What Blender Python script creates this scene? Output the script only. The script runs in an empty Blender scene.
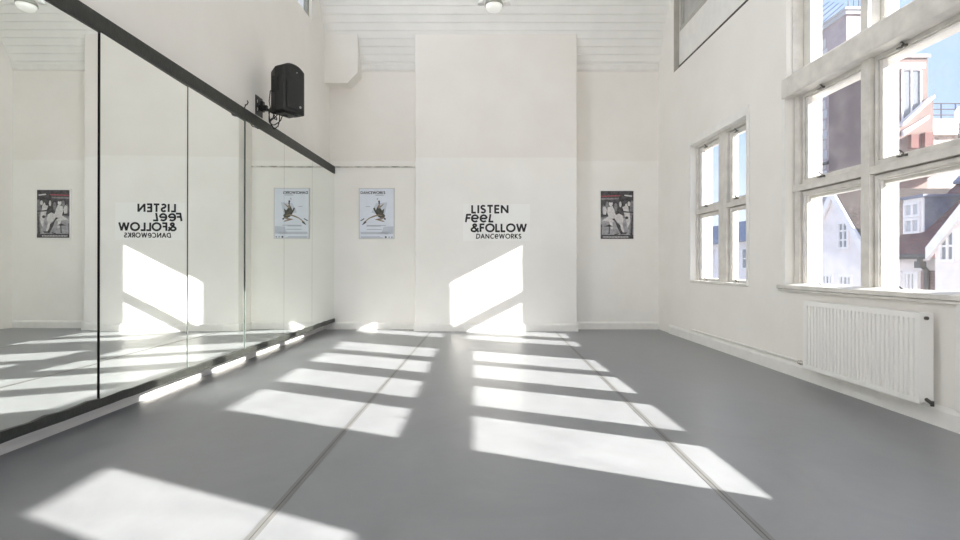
import bpy, bmesh, math, random
from mathutils import Matrix, Vector
R = math.radians
PI = math.pi
random.seed(4)
scn = bpy.context.scene
COL = scn.collection

# ------------------------------------------------------------------ camera, sky, sun, large lights, exposure
cam_d = bpy.data.cameras.new('camera')
cam_d.sensor_width = 36.0
cam_d.lens = 500.0 / 960.0 * 36.0
cam_d.shift_x = -8.0 / 960.0
cam_d.shift_y = -4.0 / 960.0
cam_d.clip_start = 0.05
cam_d.clip_end = 400
cam = bpy.data.objects.new('camera', cam_d)
cam.location = (0, 0, 1.053)
cam.rotation_euler = (R(90), 0, 0)
COL.objects.link(cam)
scn.camera = cam

world = bpy.data.worlds.new('sky')
scn.world = world
world.use_nodes = True
wn, wl = world.node_tree.nodes, world.node_tree.links
wn.clear()
w_out = wn.new('ShaderNodeOutputWorld')
w_bg = wn.new('ShaderNodeBackground')
w_tc = wn.new('ShaderNodeTexCoord')
w_sep = wn.new('ShaderNodeSeparateXYZ')
w_ramp = wn.new('ShaderNodeValToRGB')
wl.new(w_tc.outputs['Generated'], w_sep.inputs[0])
wl.new(w_sep.outputs['Z'], w_ramp.inputs[0])
cr = w_ramp.color_ramp
cr.elements[0].position = 0.0
cr.elements[0].color = (0.80, 0.87, 0.96, 1)
cr.elements[1].position = 1.0
cr.elements[1].color = (0.34, 0.52, 0.92, 1)
e = cr.elements.new(0.22)
e.color = (0.47, 0.62, 0.96, 1)
wl.new(w_ramp.outputs[0], w_bg.inputs[0])
w_bg.inputs[1].default_value = 0.80
wl.new(w_bg.outputs[0], w_out.inputs[0])

SUN_DIR = Vector((-1.0, 0.44, -0.511)).normalized()
sun_d = bpy.data.lights.new('sun', 'SUN')
sun_d.energy = 15.0
sun_d.angle = R(0.55)
sun_d.color = (1.0, 0.965, 0.91)
sun = bpy.data.objects.new('sun', sun_d)
sun.rotation_euler = SUN_DIR.to_track_quat('-Z', 'Y').to_euler()
sun.location = (14, -4, 8)
COL.objects.link(sun)


def area(name, loc, direction, sx, sy, power, color=(1, 1, 1)):
    d = bpy.data.lights.new(name, 'AREA')
    d.shape = 'RECTANGLE'
    d.size, d.size_y = sx, sy
    d.energy = power
    d.color = color
    o = bpy.data.objects.new(name, d)
    o.location = loc
    o.rotation_euler = Vector(direction).to_track_quat('-Z', 'Z').to_euler()
    COL.objects.link(o)
    return o


# daylight through the high left window; added fill light from behind the camera
area('rear_fill', (0.1, -3.15, 2.6), (0, 1, 0), 4.0, 3.4, 75, (1.0, 0.98, 0.95))
area('daylight_high_window', (-2.98, 4.2, 5.24), (1, 0, -0.35), 6.3, 0.9, 400, (0.97, 0.98, 1.0))

scn.view_settings.view_transform = 'Standard'
scn.view_settings.look = 'None'
scn.view_settings.gamma = 1.0
scn.view_settings.use_curve_mapping = False
scn.view_settings.exposure = 0.95
scn.cycles.max_bounces = 14
scn.cycles.diffuse_bounces = 8
scn.cycles.glossy_bounces = 6
scn.cycles.transparent_max_bounces = 16
scn.cycles.sample_clamp_indirect = 6.0


# ------------------------------------------------------------------ materials
def mat(name, color, rough=0.6, metal=0.0, noise=0.0, nscale=6.0, bump=0.0, bscale=40.0, spec=0.5, emit=None):
    m = bpy.data.materials.new(name)
    m.use_nodes = True
    n, l = m.node_tree.nodes, m.node_tree.links
    b = n['Principled BSDF']
    b.inputs['Base Color'].default_value = (*color, 1)
    b.inputs['Roughness'].default_value = rough
    b.inputs['Metallic'].default_value = metal
    b.inputs['Specular IOR Level'].default_value = spec
    tc = n.new('ShaderNodeTexCoord')
    if noise > 0:
        t = n.new('ShaderNodeTexNoise')
        t.inputs['Scale'].default_value = nscale
        t.inputs['Detail'].default_value = 5
        l.new(tc.outputs['Object'], t.inputs['Vector'])
        r = n.new('ShaderNodeValToRGB')
        r.color_ramp.elements[0].position = 0.3
        r.color_ramp.elements[1].position = 0.7
        r.color_ramp.elements[0].color = (*[max(0, c * (1 - noise)) for c in color], 1)
        r.color_ramp.elements[1].color = (*[min(1, c * (1 + noise)) for c in color], 1)
        l.new(t.outputs[0], r.inputs[0])
        l.new(r.outputs[0], b.inputs['Base Color'])
    if bump > 0:
        t2 = n.new('ShaderNodeTexNoise')
        t2.inputs['Scale'].default_value = bscale
        l.new(tc.outputs['Object'], t2.inputs['Vector'])
        bp = n.new('ShaderNodeBump')
        bp.inputs['Strength'].default_value = bump
        bp.inputs['Distance'].default_value = 0.01
        l.new(t2.outputs[0], bp.inputs['Height'])
        l.new(bp.outputs[0], b.inputs['Normal'])
    if emit:
        b.inputs['Emission Color'].default_value = (*emit[0], 1)
        b.inputs['Emission Strength'].default_value = emit[1]
    return m


def wall_mat(name, upper, lower, zline):
    """two coats of white paint meeting at a level line, slightly uneven"""
    m = mat(name, lower, 0.62, bump=0.12, bscale=14)
    n, l = m.node_tree.nodes, m.node_tree.links
    b = n['Principled BSDF']
    tc = n.new('ShaderNodeTexCoord')
    sp = n.new('ShaderNodeSeparateXYZ')
    l.new(tc.outputs['Object'], sp.inputs[0])
    mr = n.new('ShaderNodeMapRange')
    mr.inputs['From Min'].default_value = zline - 0.012
    mr.inputs['From Max'].default_value = zline + 0.012
    l.new(sp.outputs['Z'], mr.inputs['Value'])
    mx = n.new('ShaderNodeMix')
    mx.data_type = 'RGBA'
    l.new(mr.outputs[0], mx.inputs['Factor'])
    mx.inputs[6].default_value = (*lower, 1)
    mx.inputs[7].default_value = (*upper, 1)
    t = n.new('ShaderNodeTexNoise')
    t.inputs['Scale'].default_value = 1.7
    t.inputs['Detail'].default_value = 6
    l.new(tc.outputs['Object'], t.inputs['Vector'])
    r = n.new('ShaderNodeValToRGB')
    r.color_ramp.elements[0].position = 0.3
    r.color_ramp.elements[1].position = 0.7
    r.color_ramp.elements[0].color = (0.955, 0.95, 0.94, 1)
    r.color_ramp.elements[1].color = (1, 1, 1, 1)
    l.new(t.outputs[0], r.inputs[0])
    mu = n.new('ShaderNodeMix')
    mu.data_type = 'RGBA'
    mu.blend_type = 'MULTIPLY'
    mu.inputs['Factor'].default_value = 1
    l.new(mx.outputs[2], mu.inputs[6])
    l.new(r.outputs[0], mu.inputs[7])
    l.new(mu.outputs[2], b.inputs['Base Color'])
    return m


def floor_mat():
    m = mat('grey_vinyl', (0.30, 0.31, 0.325), 0.3)
    n, l = m.node_tree.nodes, m.node_tree.links
    b = n['Principled BSDF']
    tc = n.new('ShaderNodeTexCoord')
    mp = n.new('ShaderNodeMapping')
    mp.inputs['Scale'].default_value = (1.0, 0.7, 1)
    l.new(tc.outputs['Object'], mp.inputs[0])
    t = n.new('ShaderNodeTexNoise')
    t.inputs['Scale'].default_value = 1.6
    t.inputs['Detail'].default_value = 8
    t.inputs['Roughness'].default_value = 0.62
    t.inputs['Distortion'].default_value = 0.8
    l.new(mp.outputs[0], t.inputs['Vector'])
    r = n.new('ShaderNodeValToRGB')
    r.color_ramp.elements[0].position = 0.3
    r.color_ramp.elements[0].color = (0.215, 0.222, 0.232, 1)
    r.color_ramp.elements[1].position = 0.72
    r.color_ramp.elements[1].color = (0.268, 0.276, 0.287, 1)
    l.new(t.outputs[0], r.inputs[0])
    l.new(r.outputs[0], b.inputs['Base Color'])
    r2 = n.new('ShaderNodeMapRange')
    r2.inputs['To Min'].default_value = 0.27
    r2.inputs['To Max'].default_value = 0.42
    l.new(t.outputs[0], r2.inputs['Value'])
    l.new(r2.outputs[0], b.inputs['Roughness'])
    t2 = n.new('ShaderNodeTexNoise')
    t2.inputs['Scale'].default_value = 5
    l.new(tc.outputs['Object'], t2.inputs['Vector'])
    bp = n.new('ShaderNodeBump')
    bp.inputs['Strength'].default_value = 0.08
    bp.inputs['Distance'].default_value = 0.02
    l.new(t2.outputs[0], bp.inputs['Height'])
    l.new(bp.outputs[0], b.inputs['Normal'])
    return m


def brick_mat(name, c1, c2, mortar, scale=1.0):
    m = mat(name, c1, 0.9)
    n, l = m.node_tree.nodes, m.node_tree.links
    b = n['Principled BSDF']
    tc = n.new('ShaderNodeTexCoord')
    sp = n.new('ShaderNodeSeparateXYZ')
    l.new(tc.outputs['Object'], sp.inputs[0])
    ad = n.new('ShaderNodeMath')
    l.new(sp.outputs['X'], ad.inputs[0])
    l.new(sp.outputs['Y'], ad.inputs[1])
    cb = n.new('ShaderNodeCombineXYZ')
    l.new(ad.outputs[0], cb.inputs['X'])
    l.new(sp.outputs['Z'], cb.inputs['Y'])
    t = n.new('ShaderNodeTexBrick')
    t.inputs['Scale'].default_value = scale
    t.inputs['Brick Width'].default_value = 0.24
    t.inputs['Row Height'].default_value = 0.08
    t.inputs['Mortar Size'].default_value = 0.01
    t.inputs['Color1'].default_value = (*c1, 1)
    t.inputs['Color2'].default_value = (*c2, 1)
    t.inputs['Mortar'].default_value = (*mortar, 1)
    l.new(cb.outputs[0], t.inputs['Vector'])
    nz = n.new('ShaderNodeTexNoise')
    nz.inputs['Scale'].default_value = 0.9
    nz.inputs['Detail'].default_value = 6
    l.new(tc.outputs['Object'], nz.inputs['Vector'])
    rp = n.new('ShaderNodeValToRGB')
    rp.color_ramp.elements[0].position = 0.3
    rp.color_ramp.elements[0].color = (0.78, 0.78, 0.8, 1)
    rp.color_ramp.elements[1].position = 0.7
    l.new(nz.outputs[0], rp.inputs[0])
    mu = n.new('ShaderNodeMix')
    mu.data_type = 'RGBA'
    mu.blend_type = 'MULTIPLY'
    mu.inputs['Factor'].default_value = 1
    l.new(t.outputs[0], mu.inputs[6])
    l.new(rp.outputs[0], mu.inputs[7])
    l.new(mu.outputs[2], b.inputs['Base Color'])
    return m


def glass_mat(name, tint, gloss=0.05, dirt=0.03):
    m = bpy.data.materials.new(name)
    m.use_nodes = True
    n, l = m.node_tree.nodes, m.node_tree.links
    n.clear()
    out = n.new('ShaderNodeOutputMaterial')
    tr = n.new('ShaderNodeBsdfTransparent')
    tr.inputs[0].default_value = (*tint, 1)
    gl = n.new('ShaderNodeBsdfGlossy')
    gl.inputs['Roughness'].default_value = 0.02
    df = n.new('ShaderNodeBsdfDiffuse')
    df.inputs[0].default_value = (0.8, 0.78, 0.76, 1)
    m1 = n.new('ShaderNodeMixShader')
    m1.inputs[0].default_value = gloss
    l.new(tr.outputs[0], m1.inputs[1])
    l.new(gl.outputs[0], m1.inputs[2])
    m2 = n.new('ShaderNodeMixShader')
    tc = n.new('ShaderNodeTexCoord')
    t = n.new('ShaderNodeTexNoise')
    t.inputs['Scale'].default_value = 7
    t.inputs['Detail'].default_value = 8
    l.new(tc.outputs['Object'], t.inputs['Vector'])
    r = n.new('ShaderNodeMapRange')
    r.inputs['From Min'].default_value = 0.4
    r.inputs['From Max'].default_value = 0.75
    r.inputs['To Min'].default_value = dirt * 0.6
    r.inputs['To Max'].default_value = dirt * 2.2
    l.new(t.outputs[0], r.inputs['Value'])
    l.new(r.outputs[0], m2.inputs[0])
    l.new(m1.outputs[0], m2.inputs[1])
    l.new(df.outputs[0], m2.inputs[2])
    l.new(m2.outputs[0], out.inputs[0])
    return m


def mirror_mat():
    m = bpy.data.materials.new('mirror_silver')
    m.use_nodes = True
    n, l = m.node_tree.nodes, m.node_tree.links
    n.clear()
    out = n.new('ShaderNodeOutputMaterial')
    g = n.new('ShaderNodeBsdfGlossy')
    g.inputs['Color'].default_value = (0.925, 0.95, 0.922, 1)
    g.inputs['Roughness'].default_value = 0.0
    l.new(g.outputs[0], out.inputs[0])
    return m


M = {}
M['wall'] = wall_mat('white_wall_paint', (0.83, 0.80, 0.762), (0.865, 0.848, 0.815), 2.80)
M['wall_side'] = wall_mat('white_side_wall_paint', (0.845, 0.822, 0.785), (0.845, 0.822, 0.785), 9.0)
M['ceiling'] = mat('white_ceiling_boards', (0.83, 0.82, 0.795), 0.55, noise=0.03, nscale=3)
M['floor'] = floor_mat()
M['tape'] = mat('grey_seam_tape', (0.165, 0.165, 0.162), 0.32, noise=0.08, nscale=9)
M['tape_line'] = mat('dark_seam_line', (0.09, 0.085, 0.08), 0.6)
M['trim'] = mat('white_gloss_trim', (0.80, 0.785, 0.755), 0.38, noise=0.035, nscale=9)
M['frame'] = mat('white_window_paint', (0.66, 0.635, 0.595), 0.42, noise=0.12, nscale=9, bump=0.1, bscale=25)
M['grime_shade'] = mat('grimy_gap_shade', (0.07, 0.06, 0.05), 0.8, noise=0.4)  # grime colour taken near black to carry the shade of narrow gaps
M['stone'] = mat('pale_outer_reveal', (0.80, 0.77, 0.72), 0.8, noise=0.04)
M['outer_wall'] = brick_mat('outer_brick', (0.42, 0.24, 0.18), (0.36, 0.2, 0.15), (0.5, 0.45, 0.4))
M['mirror'] = mirror_mat()
M['mirror_edge'] = mat('mirror_edge_green', (0.03, 0.04, 0.035), 0.8)
M['mirror_edge_pale'] = mat('mirror_edge_pale', (0.14, 0.17, 0.15), 0.5)
M['black_rail'] = mat('charcoal_painted_rail', (0.022, 0.024, 0.02), 0.5, noise=0.35, nscale=22, bump=0.25, bscale=60)
M['dark'] = mat('dark_backing', (0.03, 0.03, 0.028), 0.8)
M['black'] = mat('black_plastic', (0.012, 0.013, 0.012), 0.48, bump=0.15, bscale=250)
M['black_grille'] = mat('black_grille', (0.008, 0.009, 0.009), 0.6, bump=0.5, bscale=400)
M['black_metal'] = mat('black_metal', (0.015, 0.015, 0.015), 0.4, metal=0.3)
M['silver'] = mat('silver_badge', (0.6, 0.6, 0.6), 0.3, metal=0.8)
M['cable'] = mat('black_cable', (0.012, 0.012, 0.012), 0.5)
M['radiator'] = mat('white_radiator_enamel', (0.83, 0.82, 0.79), 0.3)
M['grey_metal'] = mat('grey_lamp_metal', (0.33, 0.33, 0.29), 0.45, metal=0.2)
M['diffuser'] = mat('lamp_diffuser', (0.9, 0.9, 0.86), 0.4, emit=((1, 0.98, 0.93), 0.12))
M['lamp_white'] = mat('white_lamp_enamel', (0.82, 0.81, 0.78), 0.35)
M['chrome'] = mat('chrome_valve', (0.6, 0.58, 0.54), 0.25, metal=0.9)
M['stay'] = mat('dark_window_stay', (0.09, 0.085, 0.075), 0.4, metal=0.6)
M['glass'] = glass_mat('window_glass', (0.96, 0.965, 0.965), 0.04, 0.05)
M['letter'] = mat('black_vinyl_lettering', (0.014, 0.014, 0.015), 0.5)
M['letter_back'] = mat('fresh_white_patch', (0.875, 0.868, 0.85), 0.6)
M['alu'] = mat('poster_frame_silver', (0.60, 0.60, 0.60), 0.4)
M['frame_white'] = mat('poster_frame_white', (0.82, 0.81, 0.79), 0.4)
M['paper'] = mat('poster_paper', (0.72, 0.76, 0.84), 0.45, noise=0.03, nscale=6)
M['ink_black'] = mat('ink_black', (0.02, 0.02, 0.022), 0.5)
M['ink_grey'] = mat('ink_grey', (0.33, 0.36, 0.42), 0.5)
M['ink_pale'] = mat('ink_pale', (0.56, 0.6, 0.68), 0.5)
M['ink_olive'] = mat('ink_olive', (0.07, 0.068, 0.05), 0.5, noise=0.5, nscale=30)
M['ink_skin'] = mat('ink_skin', (0.27, 0.20, 0.155), 0.5, noise=0.2, nscale=40)
M['ink_dark'] = mat('photo_dark', (0.06, 0.055, 0.058), 0.45, noise=0.7, nscale=28)
M['ink_mid'] = mat('photo_mid', (0.22, 0.21, 0.22), 0.45, noise=0.35, nscale=24)
M['ink_floor'] = mat('photo_floor', (0.33, 0.32, 0.34), 0.45, noise=0.3, nscale=18)
M['ink_white'] = mat('photo_white', (0.62, 0.60, 0.60), 0.45, noise=0.18, nscale=30)
M['ink_red'] = mat('photo_red', (0.30, 0.07, 0.09), 0.45, noise=0.2, nscale=20)
# outdoors
M['render_white'] = mat('pale_render', (0.86, 0.765, 0.735), 0.85, noise=0.04, nscale=1.2)
M['paint_white'] = mat('white_barge_paint', (0.87, 0.81, 0.785), 0.6)
M['roof_red'] = brick_mat('red_clay_tiles', (0.24, 0.10, 0.085), (0.17, 0.075, 0.07), (0.13, 0.08, 0.08), 0.9)
M['roof_brown'] = brick_mat('brown_clay_tiles', (0.035, 0.02, 0.018), (0.022, 0.014, 0.013), (0.04, 0.03, 0.03), 0.9)
M['lead'] = mat('blue_grey_lead', (0.21, 0.215, 0.27), 0.6, noise=0.25, nscale=3)
M['gutter'] = mat('dark_gutter', (0.07, 0.065, 0.065), 0.6)
M['pane_dark'] = mat('dark_far_pane', (0.22, 0.23, 0.25), 0.15)
M['pane_pale'] = mat('pale_far_pane', (0.50, 0.49, 0.50), 0.2)
M['brick_mauve'] = brick_mat('mauve_brick', (0.50, 0.38, 0.37), (0.42, 0.32, 0.32), (0.54, 0.46, 0.44))
M['brick_pink'] = brick_mat('pink_brick', (0.235, 0.155, 0.14), (0.20, 0.135, 0.12), (0.26, 0.21, 0.195))
M['brick_red'] = brick_mat('red_brick', (0.34, 0.20, 0.175), (0.26, 0.16, 0.15), (0.36, 0.29, 0.27))
M['stone_pale'] = mat('pale_stone_band', (0.52, 0.50, 0.50), 0.8, noise=0.05)
M['tiles_cream'] = mat('mottled_cream_roof', (0.40, 0.35, 0.32), 0.85, noise=0.4, nscale=5)
M['asphalt'] = mat('grey_street', (0.25, 0.24, 0.24), 0.9, noise=0.1)


# ------------------------------------------------------------------ mesh builder
class MB:
    def __init__(s):
        s.v, s.f = [], []

    def add(s, vs, fs):
        k = len(s.v)
        s.v += [tuple(p) for p in vs]
        s.f += [tuple(i + k for i in f) for f in fs]
        return s

    def box(s, x0, x1, y0, y1, z0, z1):
        vs = [(x, y, z) for z in (z0, z1) for y in (y0, y1) for x in (x0, x1)]
        return s.add(vs, [(0, 2, 3, 1), (4, 5, 7, 6), (0, 1, 5, 4), (2, 6, 7, 3), (0, 4, 6, 2), (1, 3, 7, 5)])

    def prism(s, poly, axis, a, b):
        """poly in the other two axes (order x,y,z without axis), extruded from a to b along axis"""
        def P(p, t):
            q = list(p)
            q.insert('xyz'.index(axis), t)
            return tuple(q)
        n = len(poly)
        vs = [P(p, a) for p in poly] + [P(p, b) for p in poly]
        fs = [tuple(range(n))[::-1], tuple(range(n, 2 * n))]
        fs += [(i, (i + 1) % n, n + (i + 1) % n, n + i) for i in range(n)]
        return s.add(vs, fs)

    def tube(s, pts, r, n=8):
        pts = [Vector(p) for p in pts]
        rings = []
        up = None
        for i, p in enumerate(pts):
            t = (pts[min(i + 1, len(pts) - 1)] - pts[max(i - 1, 0)]).normalized()
            if up is None:
                up = t.orthogonal().normalized()
            up = (up - t * up.dot(t))
            up = up.normalized() if up.length > 1e-6 else t.orthogonal().normalized()
            sd = t.cross(up)
            rr = r[i] if isinstance(r, (list, tuple)) else r
            rings.append([p + (up * math.cos(2 * PI * k / n) + sd * math.sin(2 * PI * k / n)) * rr for k in range(n)])
        vs = [q for rg in rings for q in rg]
        fs = [tuple(range(n))[::-1], tuple(range((len(pts) - 1) * n, len(pts) * n))]
        for i in range(len(pts) - 1):
            for k in range(n):
                fs.append((i * n + k, i * n + (k + 1) % n, (i + 1) * n + (k + 1) % n, (i + 1) * n + k))
        return s.add(vs, fs)

    def lathe(s, prof, n=32, c=(0, 0, 0)):
        vs, fs = [], []
        for (r, z) in prof:
            for k in range(n):
                a = 2 * PI * k / n
                vs.append((c[0] + r * math.cos(a), c[1] + r * math.sin(a), c[2] + z))
        m = len(prof)
        for i in range(m - 1):
            for k in range(n):
                fs.append((i * n + k, i * n + (k + 1) % n, (i + 1) * n + (k + 1) % n, (i + 1) * n + k))
        fs.append(tuple(range(n))[::-1])
        fs.append(tuple(range((m - 1) * n, m * n)))
        return s.add(vs, fs)

    def ring(s, x0, x1, y0, y1, z0, z1, w):
        """rectangular frame in the y-z plane, thickness x0..x1, bar width w"""
        o = [(y0, z0), (y1, z0), (y1, z1), (y0, z1)]
        i = [(y0 + w, z0 + w), (y1 - w, z0 + w), (y1 - w, z1 - w), (y0 + w, z1 - w)]
        vs = [(x0, *p) for p in o] + [(x0, *p) for p in i] + [(x1, *p) for p in o] + [(x1, *p) for p in i]
        fs = []
        for k in range(4):
            j = (k + 1) % 4
            fs += [(k, k + 4, j + 4, j), (8 + k, 8 + j, 12 + j, 12 + k), (k, j, 8 + j, 8 + k), (4 + k, 12 + k, 12 + j, 4 + j)]
        return s.add(vs, fs)

    def build(s, name, m, parent=None, loc=(0, 0, 0), rz=0.0, bevel=0.0, smooth=False):
        me = bpy.data.meshes.new(name)
        me.from_pydata(s.v, [], s.f)
        bm = bmesh.new()
        bm.from_mesh(me)
        bmesh.ops.recalc_face_normals(bm, faces=bm.faces)
        bm.to_mesh(me)
        bm.free()
        if smooth:
            for p in me.polygons:
                p.use_smooth = True
        me.materials.append(m)
        o = bpy.data.objects.new(name, me)
        COL.objects.link(o)
        o.location = loc
        o.rotation_euler = (0, 0, rz)
        if parent:
            o.parent = parent
        if bevel:
            bv = o.modifiers.new('bevel', 'BEVEL')
            bv.width = bevel
            bv.segments = 2
            bv.limit_method = 'ANGLE'
        return o


def empty(name, loc=(0, 0, 0), rz=0.0):
    o = bpy.data.objects.new(name, None)
    o.empty_display_size = 0.1
    o.location = loc
    o.rotation_euler = (0, 0, rz)
    COL.objects.link(o)
    return o


def tag(o, label, cat, group=None, kind=None):
    o['label'] = label
    o['category'] = cat
    if group:
        o['group'] = group
    if kind:
        o['kind'] = kind
    return o


def struct(o, label=None):
    o['kind'] = 'structure'
    if label:
        o['label'] = label
    return o


def holed(mb, plane, a0, a1, b0, b1, t0, t1, holes):
    """a wall slab with rectangular holes; plane 'x': a=y b=z t=x ; plane 'y': a=x b=z t=y"""
    As = sorted({a0, a1, *[h[0] for h in holes], *[h[1] for h in holes]})
    Bs = sorted({b0, b1, *[h[2] for h in holes], *[h[3] for h in holes]})

    def P(a, b, t):
        return (t, a, b) if plane == 'x' else (a, t, b)

    def solid(i, j):
        if i < 0 or j < 0 or i >= len(As) - 1 or j >= len(Bs) - 1:
            return False
        ca, cb = (As[i] + As[i + 1]) / 2, (Bs[j] + Bs[j + 1]) / 2
        return not any(h[0] < ca < h[1] and h[2] < cb < h[3] for h in holes)
    for i in range(len(As) - 1):
        for j in range(len(Bs) - 1):
            if not solid(i, j):
                continue
            a, aa, b, bb = As[i], As[i + 1], Bs[j], Bs[j + 1]
            for t in (t0, t1):
                mb.add([P(a, b, t), P(aa, b, t), P(aa, bb, t), P(a, bb, t)], [(0, 1, 2, 3)])
            for (di, dj, q) in ((-1, 0, ((a, b), (a, bb))), (1, 0, ((aa, b), (aa, bb))), (0, -1, ((a, b), (aa, b))), (0, 1, ((a, bb), (aa, bb)))):
                if not solid(i + di, j + dj):
                    (p, r), (p2, r2) = q
                    mb.add([P(p, r, t0), P(p2, r2, t0), P(p2, r2, t1), P(p, r, t1)], [(0, 1, 2, 3)])
    bm = bmesh.new()
    return mb


def weld(o, d=0.0005):
    bm = bmesh.new()
    bm.from_mesh(o.data)
    bmesh.ops.remove_doubles(bm, verts=bm.verts, dist=d)
    bmesh.ops.recalc_face_normals(bm, faces=bm.faces)
    bm.to_mesh(o.data)
    bm.free()


# ------------------------------------------------------------------ room shell
YB = 8.32      # back wall, in the recesses
YC = 8.06      # face of the chimney breast
XL = -2.71     # left wall
YR = -3.0      # rear wall behind the camera
ZC = 6.05      # flat ceiling
XR = 3.065     # right wall where it meets y = 0; the wall runs slightly inwards
RRZ = math.atan(0.0277)


def RW(d, s, z):
    """right wall frame (d outwards, s along, z up) -> world"""
    c, sn = math.cos(RRZ), math.sin(RRZ)
    return (XR + d * c - s * sn, d * sn + s * c, z)


struct(MB().box(XL - 0.1, 3.6, YR - 0.1, YB + 0.1, -0.12, 0.0).build('floor', M['floor']))
struct(MB().box(XL - 0.15, 3.0, YB, YB + 0.2, 0, 4.5).build('wall_back', M['wall']))
struct(MB().box(-1.177, 1.435, YC, YB + 0.02, 0, 4.83).build('chimney_breast', M['wall'], bevel=0.012),
       'white chimney breast projecting from the back wall')
ob = MB()
holed(ob, 'x', YR - 0.1, YB + 0.1, 0, ZC + 0.1, XL - 0.22, XL, [(0.9, 7.48, 4.72, 5.75)])
holed(ob, 'x', YR - 0.1, YB + 0.1, 2.66, ZC + 0.1, XL, -2.635, [(0.9, 7.48, 4.72, 5.75)])
o = ob.build('wall_left', M['wall_side'])
weld(o)
struct(o)
ob = MB()
holed(ob, 'y', XL - 0.2, 3.5, 0, ZC + 0.1, YR - 0.2, YR, [(-1.9, 2.1, 0.9, 4.4)])
o = ob.build('wall_rear', M['wall_side'])
weld(o)
struct(o)
# right wall with its openings
OPEN_BIG = (1.26, 4.914, 0.83, 3.78)
OPEN_SF = (5.62, 7.07, 0.85, 2.76)
OPEN_SR = (-0.97, 0.50, 0.85, 2.76)
OPEN_HI = (0.4, 7.69, 4.02, 5.7)
ob = MB()
holed(ob, 'x', YR - 0.1, YB + 0.3, 0, ZC + 0.1, 0.0, 0.27, [OPEN_BIG, OPEN_SF, OPEN_SR, OPEN_HI])
o = ob.build('wall_right', M['wall_side'], None, (XR, 0, 0), RRZ)
weld(o)
struct(o)
# ceiling: boarded slope over the back wall, flat further in
ob = MB()
P0, P1 = Vector((YB + 0.02, 4.33)), Vector((7.30, ZC))
L = (P1 - P0).length
t = (P1 - P0) / L
nrm = Vector((t.y, -t.x))          # upwards / outwards
if nrm.x < 0:
    nrm = -nrm
prof = []
nb = int(L / 0.118)
for i in range(nb):
    a, b = i * L / nb, (i + 1) * L / nb
    for q, dd in ((a, 0.010), (a + 0.006, 0.0), (b - 0.006, -0.004), (b - 0.0005, 0.010)):
        p = P0 + t * q + nrm * dd
        prof.append((p.x, p.y))
prof += [(P1.x, P1.y), (P1.x, P1.y)]
prof = prof[:-1]
y = P1.x
while y > YR:
    y2 = max(y - 0.118, YR - 0.1)
    prof += [(y - 0.004, ZC), (y2 + 0.004, ZC), (y2, ZC + 0.008)]
    y = y2
top = [(YR - 0.1, ZC + 0.2), (P1.x + 0.1, ZC + 0.2), (YB + 0.25, 4.42)]
ob.prism(prof + top, 'x', XL - 0.15, 3.45)
struct(ob.build('ceiling', M['ceiling']))
# cornice under the slope
for k, (xa, xb) in enumerate(((XL, -1.177), (1.435, 2.83))):
    struct(MB().prism([(YB, 4.29), (YB - 0.02, 4.30), (YB - 0.035, 4.335), (YB - 0.045, 4.38), (YB, 4.38)], 'x', xa, xb)
           .build('trim_%d' % (k + 1), M['trim']))
# picture rail remnant in the left recess
struct(MB().box(XL, -1.18, YB - 0.016, YB, 2.690, 2.712).build('trim_3', mat('old_picture_rail', (0.5, 0.48, 0.44), 0.6, noise=0.5, nscale=9)))
# boxed-in corner above the left recess, chamfered lower corner
struct(MB().prism([(XL, 4.005), (-2.27, 4.005), (-2.10, 4.17), (-2.10, 4.80), (XL, 4.80)], 'y', YC, YB)
       .build('trim_4', M['wall_side'], bevel=0.006), 'white boxed duct in the corner under the ceiling')


def skirting(name, pts_axis, a, b, pos, h=0.125, th=0.02, flip=1):
    prof = [(pos, 0), (pos - flip * th, 0), (pos - flip * th, h - 0.03), (pos - flip * th * 0.8, h - 0.015),
            (pos - flip * th * 0.35, h), (pos, h)]
    ob = MB()
    if pts_axis == 'x':
        ob.prism(prof, 'x', a, b)
    return struct(ob.build(name, M['trim']))


skirting('baseboard_back', 'x', XL, -1.177, YB)
skirting('baseboard_back_right', 'x', 1.435, 2.82, YB)
skirting('baseboard_chimney', 'x', -1.195, 1.453, YC, 0.125)
for k, xx in enumerate((-1.195, 1.435)):
    struct(MB().box(xx, xx + 0.018, YC, YB, 0, 0.12).build('trim_%d' % (5 + k), M['trim']))
ob = MB().prism([(0.0, 0.0), (-0.022, 0.0), (-0.022, 0.105), (-0.016, 0.12), (-0.006, 0.135), (0.0, 0.135)], 'y', 0, 8.42)
ob.v = [(x, q, z) if False else (x, q, z) for (x, q, z) in ob.v]
struct(ob.build('baseboard_right', M['trim'], None, RW(0, -0.6, 0), RRZ))
# boxed pipe casing under the sill, beside the radiator
struct(MB().box(-0.03, 0, 2.2, 3.155, 0.135, 0.81).build('trim_7', M['trim'], None, (XR, 0, 0), RRZ, bevel=0.004),
       'white boarded pipe casing under the sill')

# ------------------------------------------------------------------ windows of the right wall
Z_LO = (0.884, 1.722)
Z_UP = (1.892, 2.655)
RAIL = 0.055


def make_stay(parent, s, z, d):
    ob = MB()
    ob.box(d - 0.035, d - 0.004, s - 0.012, s + 0.012, z - 0.004, z + 0.012)
    ob.tube([(d - 0.012, s, z + 0.006), (d - 0.03, s + 0.01, z + 0.03), (d - 0.028, s + 0.035, z + 0.045)], 0.006, 6)
    ob.box(d - 0.03, d - 0.005, s + 0.03, s + 0.06, z - 0.002, z + 0.006)
    return ob.build('casement_catch', M['stay'], parent)


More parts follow.
